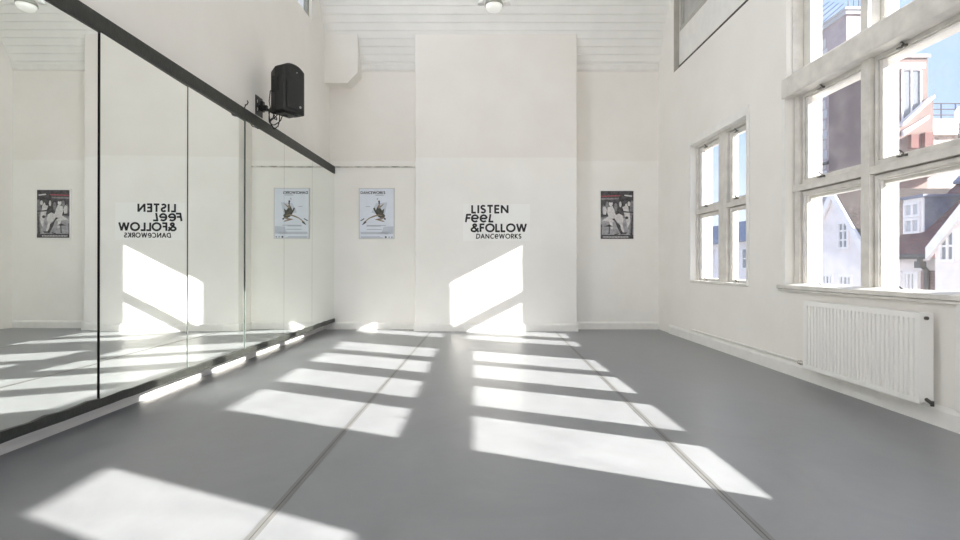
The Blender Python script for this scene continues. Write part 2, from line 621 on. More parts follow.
def make_sash(win, s0, s1, z0, z1, catch_low=False, catch_top=False, w=RAIL, wide=0.0):
    """s0..s1, z0..z1 is the clear glass"""
    ob = MB()
    g = 0.009
    ob.ring(0.10, 0.150, s0 - w + g, s1 + w - g, z0 - w + g, z1 + w - g, w - g - 0.012)
    ob.ring(0.116, 0.144, s0 - 0.014, s1 + 0.014, z0 - 0.014, z1 + 0.014, 0.014)
    if wide:
        ob.box(0.105, 0.145, s1 - wide, s1 + 0.002, z0 - 0.004, z1 + 0.004)
    sash = ob.build('sash', M['frame'], win, bevel=0.002)
    MB().box(0.134, 0.139, s0 - 0.008, s1 + 0.008, z0 - 0.008, z1 + 0.008).build('glass_pane', M['glass'], sash)
    if catch_low:
        make_stay(sash, s0 + (s1 - s0) * 0.62, z0 - w + 0.026, 0.104)
    if catch_top:
        make_stay(sash, s0 + (s1 - s0) * 0.62, z1 + w - 0.045, 0.104)
    return sash


def make_window(name, opening, panes, toplights, label):
    s0, s1, z0, z1 = opening
    w = empty(name, (XR, 0, 0), RRZ)
    struct(w, label)
    tz = 2.93 if toplights else z1
    fr = MB()
    D0, D1 = 0.075, 0.165
    lo, hi = panes[0][0] - RAIL, panes[-1][1] + RAIL
    fr.box(D0, D1, s0, lo, z0, tz)
    fr.box(D0, D1, hi, s1 - 0.012, z0, tz)
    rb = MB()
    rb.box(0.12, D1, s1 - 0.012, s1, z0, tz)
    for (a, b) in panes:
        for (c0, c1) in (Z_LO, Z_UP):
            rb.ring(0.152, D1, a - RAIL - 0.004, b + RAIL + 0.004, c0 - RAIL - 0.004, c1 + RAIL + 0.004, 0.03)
    for a, b in zip(panes[:-1], panes[1:]):
        fr.box(D0 - 0.012, D1, a[1] + RAIL, b[0] - RAIL, z0, tz)
    fr.box(D0, D1, s0, s1, z0, Z_LO[0] - RAIL)
    fr.box(D0 - 0.01, D1, s0, s1, Z_LO[1] + RAIL, Z_UP[0] - RAIL)
    fr.box(D0, D1, s0, s1, Z_UP[1] + RAIL, tz)
    fr.build('frame', M['frame'], w, bevel=0.004)
    rb.build('shade_rebate', M['grime_shade'], w)  # dark colour paints the shade into the gaps round the sashes
    # stone or boarded outer mullions, outer sill
    om = MB()
    for a, b in zip(panes[:-1], panes[1:]):
        om.box(D1, 0.275 if toplights else 0.2, a[1] + 0.02, b[0] - 0.02, z0, z1)
    if not toplights:
        om.box(D1, 0.26, s0, s1, 2.70, z1)
    om.box(D1, 0.32, s0 - 0.03, s1 + 0.03, z0 - 0.06, z0 + 0.03)
    if toplights:
        om.box(D1, 0.275, s0, s1, 2.665, 2.93)
        om.box(D1, 0.225, s0, s1, Z_LO[1] - 0.02, Z_UP[0] + 0.005)
    om.box(D1, 0.275, hi - 0.035, s1 + 0.001, z0, z1)
    om.build('outer_reveal', M['stone'], w)
    for i, (a, b) in enumerate(panes):
        make_sash(w, a, b, *Z_LO, catch_low=True)
        make_sash(w, a, b, *Z_UP, catch_low=True, catch_top=True, wide=0.03 if toplights else 0.0)
    # architrave bead round the opening
    ar = MB()
    for (a, b) in ((s0 - 0.055, s0), (s1, s1 + 0.055)):
        ar.box(-0.014, 0.0, a, b, z0 - 0.02, (2.70 if toplights else z1 + 0.02))
    ar.build('architrave', M['trim'], w, bevel=0.004)
    if toplights:
        tr = MB()
        tr.prism([(0.165, 2.70), (-0.022, 2.70), (-0.026, 2.72), (-0.026, 2.885), (0.01, 2.915), (0.165, 2.93)], 'y', s0 - 0.045, s1 + 0.04)
        tr.build('transom', M['frame'], w, bevel=0.005)
        tf = MB()
        cs = [(a[1] + b[0]) / 2 for a, b in zip(panes[:-1], panes[1:])]
        for c in cs:
            tf.box(0.055, 0.165, c - 0.038, c + 0.038, 2.92, z1)
        tf.box(0.055, 0.165, s0, s0 + 0.02, 2.92, z1)
        tf.box(0.055, 0.165, s1 - 0.02, s1, 2.92, z1)
        tf.box(0.055, 0.165, s0, s1, z1 - 0.04, z1)
        tf.build('top_light_frame', M['frame'], w, bevel=0.004)
        edges = [s0 + 0.02] + [q for c in cs for q in (c - 0.038, c + 0.038)] + [s1 - 0.02]
        for k in range(0, len(edges), 2):
            MB().box(0.155, 0.16, edges[k], edges[k + 1], 2.93, z1 - 0.04).build('top_light_pane', M['glass'], w)
        sl = MB().prism([(0.09, 0.885), (-0.03, 0.872), (-0.045, 0.866), (-0.045, 0.835), (-0.03, 0.828), (-0.03, 0.808), (0.0, 0.808), (0.0, 0.83), (0.09, 0.83)],
                        'y', s0 - 0.09, s1 + 0.09)
        sl.build('sill_board', M['frame'], w, bevel=0.003)
    else:
        MB().box(-0.012, 0.08, s0 - 0.02, s1 + 0.02, z0 - 0.03, z0 + 0.004).build('sill_board', M['frame'], w, bevel=0.003)
        MB().box(-0.012, 0.08, s0 - 0.05, s1 + 0.05, z1 - 0.01, z1 + 0.09).build('head_board', M['trim'], w, bevel=0.004)
    return w


PB = [(1.43, 2.09), (2.31, 2.97), (3.255, 3.905), (4.10, 4.775)]
make_window('window_1', OPEN_BIG, PB, True, 'large white mullioned window of four columns above the radiator')
make_window('window_2', OPEN_SF, [(5.74, 6.15), (6.46, 6.98)], False, 'small two column white window nearer the back wall')
make_window('window_3', OPEN_SR, [(-0.85, -0.40), (-0.17, 0.34)], False, 'small two column white window beside the camera')

# high boarded recess on the right wall
w = empty('window_4', (XR, 0, 0), RRZ)
struct(w, 'high boarded-up window recess near the ceiling on the right wall')
MB().box(0.085, 0.16, 0.4, 7.69, 4.02, 4.64).build('board', M['trim'], w)
MB().box(0.078, 0.085, 0.4, 7.69, 4.02, 4.128).build('shade_rebate', M['grime_shade'], w)  # dark strip painted as the shade line along the board's foot
MB().box(0.004, 0.085, 7.682, 7.69, 4.02, 5.7).build('reveal_shade', mat('shaded_reveal_paint', (0.42, 0.40, 0.36), 0.6, noise=0.1), w)  # thin grey sheet, shade of the far reveal put into its colour
fr = MB()
fr.box(0.10, 0.16, 0.4, 7.69, 4.64, 4.72)
for k in range(8):
    c = 0.46 + k * (7.63 - 0.46) / 7
    fr.box(0.10, 0.17, c - 0.03, c + 0.03, 4.72, 5.7)
fr.build('frame', mat('grey_old_paint', (0.42, 0.41, 0.38), 0.6, noise=0.1), w)
MB().box(0.13, 0.15, 0.4, 7.69, 4.66, 5.7).build('blind_panel', mat('grey_blind', (0.45, 0.44, 0.42), 0.7, noise=0.1), w)

# high window on the left wall
w = empty('window_5', (XL, 0, 0))
struct(w, 'long high window near the ceiling above the mirrors')
fr = MB()
fr.ring(-0.03, 0.03, 0.9, 7.48, 4.72, 5.75, 0.05)
for k in range(1, 6):
    c = 0.9 + k * 6.58 / 6
    fr.box(-0.03, 0.03, c - 0.03, c + 0.03, 4.77, 5.70)
fr.build('frame', mat('olive_window_frame', (0.30, 0.29, 0.23), 0.5, noise=0.1), w)
MB().box(-0.005, 0.0, 0.95, 7.43, 4.77, 5.70).build('glass_pane', M['glass'], w)
# rear window, added as an opening for the fill light
w = empty('added_window_6', (0, YR, 0))
struct(w, 'tall window added in the rear wall for the fill light')
fr = MB()
for xx in (-1.9, -0.93, 0.06, 1.05, 2.04):
    fr.box(xx, xx + 0.06, -0.12, -0.05, 0.9, 4.4)
for zz in (0.9, 2.5, 4.34):
    fr.box(-1.9, 2.1, -0.11, -0.06, zz, zz + 0.06)
fr.build('frame', M['frame'], w)
MB().box(-1.85, 2.05, -0.09, -0.085, 0.95, 4.35).build('glass_pane', M['glass'], w)

# ------------------------------------------------------------------ mirrors along the left wall
XM = -2.56
struct(MB().box(XL + 0.001, XM - 0.012, -0.72, YB - 0.001, 0.15, 2.69).build('trim_8', M['dark']), 'dark batten backing behind the mirrors')
PITCH = 1.0
ends = [YB - 0.002, 7.27, 6.27, 5.272, 4.262, 3.278, 2.278, 1.278, 0.278, -0.72]
first = None
where = ['the back wall, narrow in view beside the corner', 'the second one from the back wall corner, under the left poster reflection',
         'third one out from the back wall corner', 'fourth one out from the back wall, below the loudspeaker',
         'the lettering reflection, with the mirrored slogan', 'the left edge of the picture, beside the thick dark joint',
         'the camera, outside the picture', 'the camera, outside the picture', 'the camera, outside the picture']
labels = ['tall wall mirror panel meeting the back wall in the corner',
          'tall wall mirror panel second from the back wall corner',
          'tall wall mirror panel third from the back wall corner',
          'tall wall mirror panel fourth from the corner, below the loudspeaker bracket',
          'tall wall mirror panel that reflects the black slogan lettering',
          'nearest tall wall mirror panel at the left edge, reflecting the black and white poster']
me_m = None
for i in range(9):
    y1, y0 = ends[i], ends[i + 1]
    g = 0.010 if i in (4, 5) else 0.006
    if i in (0, 2):
        g = 0.004
    ob = MB().box(-0.006, 0.0, 0.0, (y1 - y0) - g, 0.0, 2.42)
    o = ob.build('wall_mirror', M['mirror'], None, (XM, y0 + g / 2, 0.172))
    o.data.materials.append(M['mirror_edge'] if i == 4 else M['mirror_edge_pale'])
    for pl in o.data.polygons:
        pl.material_index = 0 if pl.normal.x > 0.5 else 1
    an = R({3: 0.52, 4: 0.96, 5: -0.1}.get(i, 0))      # panels glued slightly out of line
    o.rotation_euler = (0, R(0.12), an)
    o.location.x += 0.011 if i == 4 else 0.0
    tag(o, labels[i] if i < 6 else 'tall wall mirror panel running on towards the viewer', 'mirror', 'wall mirrors on the left wall')
    if i >= 6:
        bpy.data.objects.remove(o)
o = MB().box(-0.02, 0.019, 0, YB + 0.72 - 0.004, 0, 0.117).build('mirror_rail', M['black_rail'], None, (XM, -0.72, 2.588), bevel=0.003)
tag(o, 'long charcoal rail along the top of the mirrors', 'rail', 'rails holding the mirrors')
o = MB()
# worn lower rail: slightly uneven top edge
n = 90
tops = [0.055 + 0.012 * (0.5 + 0.5 * math.sin(k * 2.3)) * random.random() for k in range(n + 1)]
ybase = 0.0
LR = YB + 0.72 - 0.004
vs, fs = [], []
for k in range(n + 1):
    yy = LR * k / n
    dz = 0.004 * (random.random() - 0.5)
    vs += [(-0.02, yy, 0.0), (0.014, yy, dz), (0.014, yy, tops[k]), (-0.02, yy, tops[k])]
for k in range(n):
    a, b = 4 * k, 4 * k + 4
    fs += [(a, a + 1, b + 1, b), (a + 1, a + 2, b + 2, b + 1), (a + 2, a + 3, b + 3, b + 2), (a + 3, a, b, b + 3)]
fs += [(0, 1, 2, 3), (4 * n, 4 * n + 3, 4 * n + 2, 4 * n + 1)]
o.add(vs, fs)
o = o.build('mirror_rail', M['black_rail'], None, (XM, -0.72, 0.124))
tag(o, 'long worn black rail along the foot of the mirrors', 'rail', 'rails holding the mirrors')

# ------------------------------------------------------------------ seam tapes on the floor
def seam(x, label):
    o = MB().box(-0.021, 0.021, 0, YC + 0.96, 0, 0.0012).build('seam_tape', M['tape'], None, (x, -1.0, 0.0003))
    tag(o, label, 'tape', 'seam tapes on the vinyl floor')
    MB().box(-0.0022, 0.0022, 0, YC + 0.96, 0.0012, 0.0017).build('join_line', M['tape_line'], o)


seam(-0.918, 'left grey seam tape running along the vinyl floor')
seam(1.083, 'right grey seam tape running along the vinyl floor')

# ------------------------------------------------------------------ radiator
rad = empty('radiator', RW(-0.03, 3.306, 0.143), RRZ)
tag(rad, 'white ribbed panel radiator on the wall below the large window', 'radiator')
RL, RH = 1.167, 0.596


def rib_panel(x_face, sgn):
    """pressed panel: ribs run up it, x_face is its outermost plane, sgn -1 faces the room"""
    prof = [(x_face, 0.0), (x_face, 0.03)]
    yy = 0.03
    k = 0
    p = (RL - 0.06) / 28
    for k in range(28):
        a = 0.03 + k * p
        prof += [(x_face, a + 0.003), (x_face - sgn * 0.010, a + 0.006), (x_face - sgn * 0.010, a + 0.019), (x_face, a + 0.022)]
    prof += [(x_face, RL - 0.03), (x_face, RL)]
    back = x_face - sgn * 0.018
    ob = MB()
    ob.prism(prof + [(back, RL), (back, 0.0)], 'z', 0.036, RH - 0.036)
    ob.box(min(x_face, back), max(x_face, back), 0, RL, 0, 0.036)
    ob.box(min(x_face, back), max(x_face, back), 0, RL, RH - 0.036, RH)
    return ob


rib_panel(-0.095, -1).build('front_panel', M['radiator'], rad)
MB().box(-0.016, -0.002, 0, RL, 0, RH).build('rear_panel', M['radiator'], rad, bevel=0.002)
for yy in (-0.001, RL - 0.002):
    sc_ = MB().box(-0.096, 0.0, yy, yy + 0.003, 0.012, RH + 0.004).build('side_cover', M['radiator'], rad)
    if yy < 0:
        MB().tube([(-0.055, -0.016, RH - 0.03), (-0.055, 0.0, RH - 0.03)], 0.012, 14).build('vent_plug', M['stay'], sc_)
gr = MB()
gr.box(-0.094, -0.088, 0, RL, RH, RH + 0.004)
gr.box(-0.008, -0.002, 0, RL, RH, RH + 0.004)
for k in range(48):
    a = 0.008 + k * (RL - 0.02) / 47
    gr.box(-0.09, -0.006, a, a + 0.009, RH, RH + 0.003)
gr.build('top_grille', M['radiator'], rad)
cv = MB()
for k in range(46):
    a = 0.02 + k * (RL - 0.04) / 45
    cv.box(-0.08, -0.018, a, a + 0.002, 0.05, RH - 0.04)
cv.build('convector_fins', M['radiator'], rad)
tl = MB().tube([(-0.05, -0.045, 0.012), (-0.05, 0.0, 0.03)], 0.012, 10)
tl.tube([(-0.05, -0.045, -0.004), (-0.05, -0.045, 0.03)], 0.011, 10)
tl.build('lower_valve', M['stay'], rad)
for yy in (0.15, RL - 0.18):
    MB().box(0.0, 0.03, yy, yy + 0.03, 0.1, RH - 0.06).build('wall_bracket', M['dark'], rad)
# valve and feed pipe at the far end
vp = MB()
vp.tube([(-0.045, RL + 0.0, 0.025), (-0.045, RL + 0.04, 0.025)], 0.014, 12)
vp.tube([(-0.045, RL + 0.04, 0.025), (-0.045, RL + 0.10, 0.025)], [0.020, 0.020], 14)
vp.tube([(-0.045, RL + 0.10, 0.025), (-0.045, RL + 0.135, 0.025)], [0.022, 0.017], 14)
vp.build('thermostat_valve', M['chrome'], rad)
pp = MB().tube([(-0.018, 0, 0), (-0.018, 2.4, 0)], 0.012, 10)
pp.box(-0.02, -0.0, 0.05, 2.35, -0.018, -0.011)
o = pp.build('heating_pipe', M['trim'], None, RW(0.0, 4.58, 0.163), RRZ)
tag(o, 'thin white heating pipe along the right wall above the baseboard', 'pipe')

# ------------------------------------------------------------------ stroke lettering
def arc(cx, cy, rx, ry, a0, a1, n=14):
    return [(cx + rx * math.cos(R(a0 + (a1 - a0) * i / n)), cy + ry * math.sin(R(a0 + (a1 - a0) * i / n))) for i in range(n + 1)]


GL = {
    'L': (0.46, [[(0.06, 1), (0.06, 0)], [(0.0, 0.07), (0.46, 0.07)]]),
    'I': (0.13, [[(0.065, 1), (0.065, 0)]]),
    'S': (0.52, [arc(0.26, 0.73, 0.19, 0.20, 25, 270) + arc(0.26, 0.28, 0.21, 0.21, 90, -155)]),
    'T': (0.58, [[(0.0, 0.93), (0.58, 0.93)], [(0.29, 1), (0.29, 0)]]),
    'E': (0.50, [[(0.06, 1), (0.06, 0)], [(0, 0.93), (0.5, 0.93)], [(0, 0.52), (0.46, 0.52)], [(0, 0.07), (0.5, 0.07)]]),
    'N': (0.76, [[(0.065, 0), (0.065, 1)], [(0.065, 0.95), (0.695, 0.05)], [(0.695, 0), (0.695, 1)]]),
    'F': (0.48, [[(0.06, 1), (0.06, 0)], [(0, 0.93), (0.48, 0.93)], [(0, 0.52), (0.44, 0.52)]]),
    'e': (0.74, [[(0.06, 0.47), (0.68, 0.47)], arc(0.37, 0.47, 0.31, 0.40, 0, 315, 22)]),
    'O': (0.96, [arc(0.48, 0.5, 0.42, 0.44, 0, 360, 30)]),
    'W': (1.10, [[(0.06, 1), (0.30, 0.02)], [(0.30, 0.02), (0.55, 0.98)], [(0.55, 0.98), (0.80, 0.02)], [(0.80, 0.02), (1.04, 1)]]),
    '&': (0.86, [[(0.84, 0.0), (0.30, 0.64)] + arc(0.42, 0.80, 0.16, 0.14, 215, -35, 14) + [(0.22, 0.46)] + arc(0.34, 0.27, 0.27, 0.21, 130, 325, 14) + [(0.80, 0.46)]]),
    'D': (0.78, [[(0.06, 1), (0.06, 0)], [(0, 0.93), (0.26, 0.93)] + arc(0.28, 0.5, 0.42, 0.43, 90, -90, 16) + [(0, 0.07)]]),
    'A': (0.80, [[(0.04, 0), (0.40, 0.98)], [(0.40, 0.98), (0.76, 0)], [(0.17, 0.33), (0.63, 0.33)]]),
    'C': (0.74, [arc(0.46, 0.5, 0.40, 0.44, 50, 310, 20)]),
    'R': (0.58, [[(0.06, 1), (0.06, 0)], [(0, 0.93), (0.24, 0.93)] + arc(0.26, 0.71, 0.24, 0.22, 90, -90, 10) + [(0, 0.49)], [(0.24, 0.49), (0.54, 0)]]),
    'K': (0.60, [[(0.06, 1), (0.06, 0)], [(0.54, 1), (0.08, 0.5)], [(0.12, 0.54), (0.57, 0)]]),
}


def ribbon(mb, pts, w, y0, y1):
    pts = [Vector(p) for p in pts]
    n = len(pts)
    closed = (pts[0] - pts[-1]).length < 1e-4
    L_, R_ = [], []
    for i, p in enumerate(pts):
        a = pts[i - 1] if i else (pts[-2] if closed else None)
        b = pts[i + 1] if i < n - 1 else (pts[1] if closed else None)
        d1 = (p - a).normalized() if a is not None else (b - p).normalized()
        d2 = (b - p).normalized() if b is not None else d1
        n1, n2 = Vector((-d1.y, d1.x)), Vector((-d2.y, d2.x))
        m = (n1 + n2)
        m = m.normalized() if m.length > 1e-6 else n1
        k = w / 2 / max(0.5, m.dot(n1))
        L_.append(p + m * k)
        R_.append(p - m * k)
    vs, fs = [], []
    for i in range(n):
        vs += [(L_[i].x, y0, L_[i].y), (R_[i].x, y0, R_[i].y), (L_[i].x, y1, L_[i].y), (R_[i].x, y1, R_[i].y)]
    for i in range(n - 1):
        a, b = 4 * i, 4 * i + 4
        fs += [(a, a + 1, b + 1, b), (a + 2, b + 2, b + 3, a + 3), (a, b, b + 2, a + 2), (a + 1, a + 3, b + 3, b + 1)]
    fs += [(0, 2, 3, 1), (4 * n - 4, 4 * n - 3, 4 * n - 1, 4 * n - 2)]
    mb.add(vs, fs)


def write(text, x, z, h, x_end, weight=0.13, slants=None, y0=-0.002, y1=0.0, gap=0.12):
    """text in strokes between x and x_end, cap height h, baseline z; slants maps index to shear"""
    tot = sum(GL[c][0] for c in text) + gap * (len(text) - 1)
    sx = (x_end - x) / tot
    mb = MB()
    cx = x
    for i, c in enumerate(text):
        wd, strokes = GL[c]
        sh = (slants or {}).get(i, 0)
        for st in strokes:
            ribbon(mb, [(cx + p[0] * sx + sh * p[1] * h, z + p[1] * h) for p in st], weight * h, y0, y1)
        cx += (wd + gap) * sx
    return mb


def PXC(x, y, Y=YC):
    return ((x - 488) * Y / 500.0, 1.053 + (266 - y) * Y / 500.0)


lx, lz = PXC(464, 240)
sign = empty('wall_lettering', (lx, YC, lz))
tag(sign, 'black three line slogan lettering with a smaller line on the chimney breast', 'lettering')


def line(text, xa, xb, ytop, ybot, weight, slants=None, gap=0.12):
    ax, az = PXC(xa, ybot)
    bx, bz = PXC(xb, ytop)
    write(text, ax - lx, az - lz, bz - az, bx - lx, weight, slants, -0.004, -0.0015, gap).build('lettering_line', M['letter'], sign)


line('LISTEN', 471.6, 508.2, 205.2, 213.2, 0.23, None, 0.19)
line('FeeL', 465.2, 493.2, 214.2, 222.2, 0.23, {0: 0.16, 3: 0.16}, 0.12)
line('&FOLLOW', 470.8, 526.6, 223.8, 231.9, 0.23, None, 0.12)
line('DANCeWORKS', 476.0, 521.2, 233.9, 238.6, 0.20, {0: 0.14, 3: 0.10, 4: 0.05}, 0.18)
a0 = PXC(463, 241)
a1 = PXC(530, 204)
MB().box(a0[0] - lx, a1[0] - lx, -0.0012, 0.0, a0[1] - lz, a1[1] - lz).build('backing_patch', M['letter_back'], sign)

# ------------------------------------------------------------------ posters
def flat(mb, pts, y, th=0.0006):
    n = len(pts)
    vs = [(p[0], y, p[1]) for p in pts] + [(p[0], y - th, p[1]) for p in pts]
    fs = [tuple(range(n)), tuple(range(n, 2 * n))[::-1]]
    fs += [(i, (i + 1) % n, n + (i + 1) % n, n + i) for i in range(n)]
    return mb.add(vs, fs)


def ink(o, mb, m):
    """print the shapes in mb onto the sheet o with ink m"""
    me = o.data
    if m.name not in [q.name for q in me.materials]:
        me.materials.append(m)
    idx = [q.name for q in me.materials].index(m.name)
    bm = bmesh.new()
    bm.from_mesh(me)
    vs = [bm.verts.new(p) for p in mb.v]
    new = [bm.faces.new([vs[i] for i in f]) for f in mb.f]
    for f in new:
        f.material_index = idx
    bmesh.ops.recalc_face_normals(bm, faces=new)
    bm.to_mesh(me)
    bm.free()


def frame_ring(W, H, wd, y0, y1):
    ob = MB()
    ob.box(0, W, y0, y1, 0, wd)
    ob.box(0, W, y0, y1, H - wd, H)
    ob.box(0, wd, y0, y1, wd, H - wd)
    ob.box(W - wd, W, y0, y1, wd, H - wd)
    return ob


def blob(cx, cz, rx, rz, rot=0, n=14):
    c, s = math.cos(R(rot)), math.sin(R(rot))
    return [(cx + rx * math.cos(2 * PI * k / n) * c - rz * math.sin(2 * PI * k / n) * s,
             cz + rx * math.cos(2 * PI * k / n) * s + rz * math.sin(2 * PI * k / n) * c) for k in range(n)]


# --- pale dancer poster, left recess.  local: x 0..W, z 0..H
W1, H1 = 0.590, 0.845
x0, z0 = PXC(359.1, 239.0, YB)
p1 = empty('framed_poster', (x0, YB, z0))
tag(p1, 'pale blue framed poster of a leaping dancer in the left recess', 'poster', 'framed posters on the back wall')
frame_ring(W1, H1, 0.012, -0.018, 0).build('frame', M['alu'], p1, bevel=0.002)
pr1 = MB().box(0.010, W1 - 0.010, -0.012, -0.001, 0.010, H1 - 0.010).build('print', M['paper'], p1)
K1 = 0.0 - 0.012


def poly1(name, m, polys, lvl):
    ob = MB()
    for p in polys:
        flat(ob, [(q[0] * W1, q[1] * H1) for q in p], K1 - 0.0004 * lvl, 0.0004)
    ink(pr1, ob, m)


hd = write('DANCEWORKS'.replace('E', 'E'), 0.05 * W1, 0.885 * H1, 0.05 * H1, 0.74 * W1, 0.21, None, K1 - 0.001, K1, 0.1)
ink(pr1, hd, M['ink_black'])
poly1('print_text', M['ink_grey'],
      [[(0.46, 0.855), (0.70, 0.855), (0.70, 0.868), (0.46, 0.868)]] +
      [[(0.22, z), (0.22 + l, z), (0.22 + l, z + 0.010), (0.22, z + 0.010)] for z, l in ((0.262, 0.54), (0.247, 0.40), (0.182, 0.42))] +
      [[(0.05, z), (0.05 + l, z), (0.05 + l, z + 0.008), (0.05, z + 0.008)] for z, l in ((0.128, 0.80), (0.112, 0.86), (0.096, 0.78), (0.04, 0.55), (0.022, 0.62))] +
      [[(0.20, 0.632), (0.31, 0.632), (0.31, 0.642), (0.20, 0.642)], [(0.50, 0.77), (0.53, 0.77), (0.55, 0.81), (0.52, 0.80)]], 1)
poly1('print_tint', M['ink_pale'], [[(0.62, 0.10), (0.97, 0.10), (0.97, 0.25), (0.70, 0.24)],
                                    [(0.35, 0.52), (0.48, 0.70), (0.80, 0.72), (0.72, 0.45)]], 1)
poly1('print_marks', M['ink_black'], [blob(0.757, 0.036, 0.028, 0.018), blob(0.85, 0.036, 0.018, 0.010), blob(0.93, 0.036, 0.018, 0.010)], 2)
# leaping dancer: dark dress, raised arm, head, split legs
poly1('print_dress', M['ink_olive'], [
    [(0.50, 0.60), (0.545, 0.66), (0.60, 0.61), (0.65, 0.56), (0.72, 0.60), (0.69, 0.50), (0.74, 0.46), (0.70, 0.40),
     (0.62, 0.41), (0.55, 0.43), (0.50, 0.47), (0.46, 0.52), (0.40, 0.60), (0.44, 0.62), (0.48, 0.56)],
    blob(0.567, 0.735, 0.026, 0.024), blob(0.572, 0.70, 0.020, 0.03)], 3)
poly1('print_limbs', M['ink_skin'], [
    [(0.54, 0.655), (0.57, 0.69), (0.60, 0.65), (0.58, 0.60), (0.545, 0.60)],
    [(0.59, 0.64), (0.665, 0.68), (0.72, 0.70), (0.67, 0.66), (0.61, 0.61)],
    [(0.70, 0.45), (0.56, 0.46), (0.42, 0.43), (0.30, 0.40), (0.20, 0.345), (0.12, 0.305), (0.14, 0.335), (0.28, 0.415), (0.42, 0.46), (0.55, 0.485)],
    [(0.74, 0.43), (0.66, 0.385), (0.54, 0.365), (0.44, 0.385), (0.54, 0.40), (0.66, 0.42)],
    [(0.54, 0.365), (0.66, 0.34), (0.73, 0.335), (0.70, 0.355), (0.58, 0.385)]], 4)
poly1('print_shoes', M['ink_black'], [[(0.20, 0.35), (0.11, 0.30), (0.085, 0.275), (0.13, 0.285), (0.21, 0.325)],
                                      [(0.16, 0.395), (0.07, 0.355), (0.03, 0.35), (0.06, 0.37), (0.14, 0.405)],
                                      [(0.70, 0.42), (0.76, 0.40), (0.75, 0.37), (0.71, 0.385)]], 5)

# --- black and white dance class poster, right recess
W2, H2 = 0.594, 0.844
x0, z0 = PXC(599.0, 240.4, YB)
p2 = empty('framed_poster', (x0, YB, z0))
tag(p2, 'framed black and white poster of a dance class in the right recess', 'poster', 'framed posters on the back wall')
frame_ring(W2, H2, 0.024, -0.020, 0).build('frame', M['frame_white'], p2, bevel=0.002)
pr2 = MB().box(0.018, W2 - 0.018, -0.012, -0.001, 0.018, H2 - 0.018).build('print', M['ink_mid'], p2)
FX0, FZ0, FW, FH = 0.022, 0.022, W2 - 0.044, H2 - 0.044


def poly2(name, m, polys, lvl):
    ob = MB()
    for p in polys:
        flat(ob, [(FX0 + min(1, max(0, q[0])) * FW, FZ0 + min(1, max(0, q[1])) * FH) for q in p], -0.012 - 0.0004 * lvl, 0.0004)
    ink(pr2, ob, m)


poly2('print_floor', M['ink_floor'], [[(0, 0.05), (1, 0.05), (1, 0.40), (0.55, 0.46), (0, 0.42)]], 1)
poly2('print_backdrop', M['ink_dark'], [[(0, 0.46), (0.45, 0.48), (1, 0.50), (1, 1), (0, 1)], [(0, 0), (1, 0), (1, 0.085), (0, 0.085)],
                                        [(0, 0.085), (0.035, 0.085), (0.035, 0.3), (0, 0.3)]], 2)
poly2('print_stripe', M['ink_red'], [[(0, 0.872), (0.60, 0.888), (0.60, 0.915), (0, 0.90)]], 3)
poly2('print_far_lights', M['ink_mid'], [[(0.02, 0.815), (0.55, 0.825), (0.55, 0.855), (0.02, 0.85)], blob(0.10, 0.60, 0.06, 0.10), blob(0.20, 0.70, 0.05, 0.08),
                                         [(0.85, 0.50), (0.92, 0.80), (1.0, 0.80), (1.0, 0.50)], [(0.86, 0.10), (0.93, 0.5), (1, 0.5), (1, 0.08)],
                                         blob(0.46, 0.66, 0.05, 0.09)], 3)
poly2('print_dancers', M['ink_white'], [
    [(0.72, 0.895), (0.95, 0.875), (0.95, 0.905), (0.72, 0.92)],
    blob(0.31, 0.735, 0.058, 0.055),
    [(0.22, 0.66), (0.36, 0.69), (0.42, 0.60), (0.46, 0.50), (0.56, 0.53), (0.66, 0.49), (0.70, 0.40), (0.66, 0.32), (0.72, 0.14), (0.64, 0.15),
     (0.58, 0.32), (0.44, 0.40), (0.36, 0.34), (0.38, 0.20), (0.32, 0.21), (0.26, 0.36), (0.10, 0.38), (0.03, 0.36), (0.12, 0.42), (0.24, 0.47), (0.20, 0.56)],
    [(0.08, 0.66), (0.14, 0.68), (0.20, 0.60), (0.16, 0.50), (0.08, 0.52)],
    blob(0.60, 0.72, 0.035, 0.06), blob(0.86, 0.73, 0.045, 0.05),
    [(0.66, 0.66), (0.78, 0.74), (0.84, 0.66), (0.86, 0.56), (0.76, 0.58), (0.70, 0.58)],
    [(0.70, 0.56), (0.88, 0.55), (0.90, 0.36), (0.82, 0.22), (0.78, 0.36), (0.74, 0.46)],
    [(0.07, 0.03), (0.84, 0.03), (0.84, 0.055), (0.07, 0.055)]], 4)
poly2('print_shadows', M['ink_dark'], [
    [(0.34, 0.42), (0.44, 0.36), (0.52, 0.22), (0.60, 0.12), (0.70, 0.105), (0.62, 0.20), (0.60, 0.28), (0.50, 0.34), (0.42, 0.43)],
    [(0.10, 0.26), (0.26, 0.30), (0.38, 0.26), (0.26, 0.255)],
    [(0.62, 0.13), (0.80, 0.14), (0.78, 0.105), (0.60, 0.095)], [(0.42, 0.10), (0.56, 0.12), (0.54, 0.095), (0.42, 0.085)],
    [(0.56, 0.585), (0.98, 0.565), (1, 0.54), (0.60, 0.555)], blob(0.79, 0.44, 0.05, 0.03), [(0.90, 0.08), (0.95, 0.5), (0.98, 0.5), (0.96, 0.08)],
    [(0.24, 0.10), (0.26, 0.30), (0.285, 0.30), (0.275, 0.10)], blob(0.31, 0.775, 0.055, 0.02), blob(0.70, 0.73, 0.05, 0.06)], 5)
bx = MB()
for k in range(16):
    xa = 0.08 + k * 0.047
    flat(bx, [(FX0 + q[0] * FW, FZ0 + q[1] * FH) for q in ((xa, 0.035), (xa + 0.026, 0.035), (xa + 0.026, 0.051), (xa, 0.051))], -0.012 - 0.0024, 0.0004)
ink(pr2, bx, M['ink_dark'])

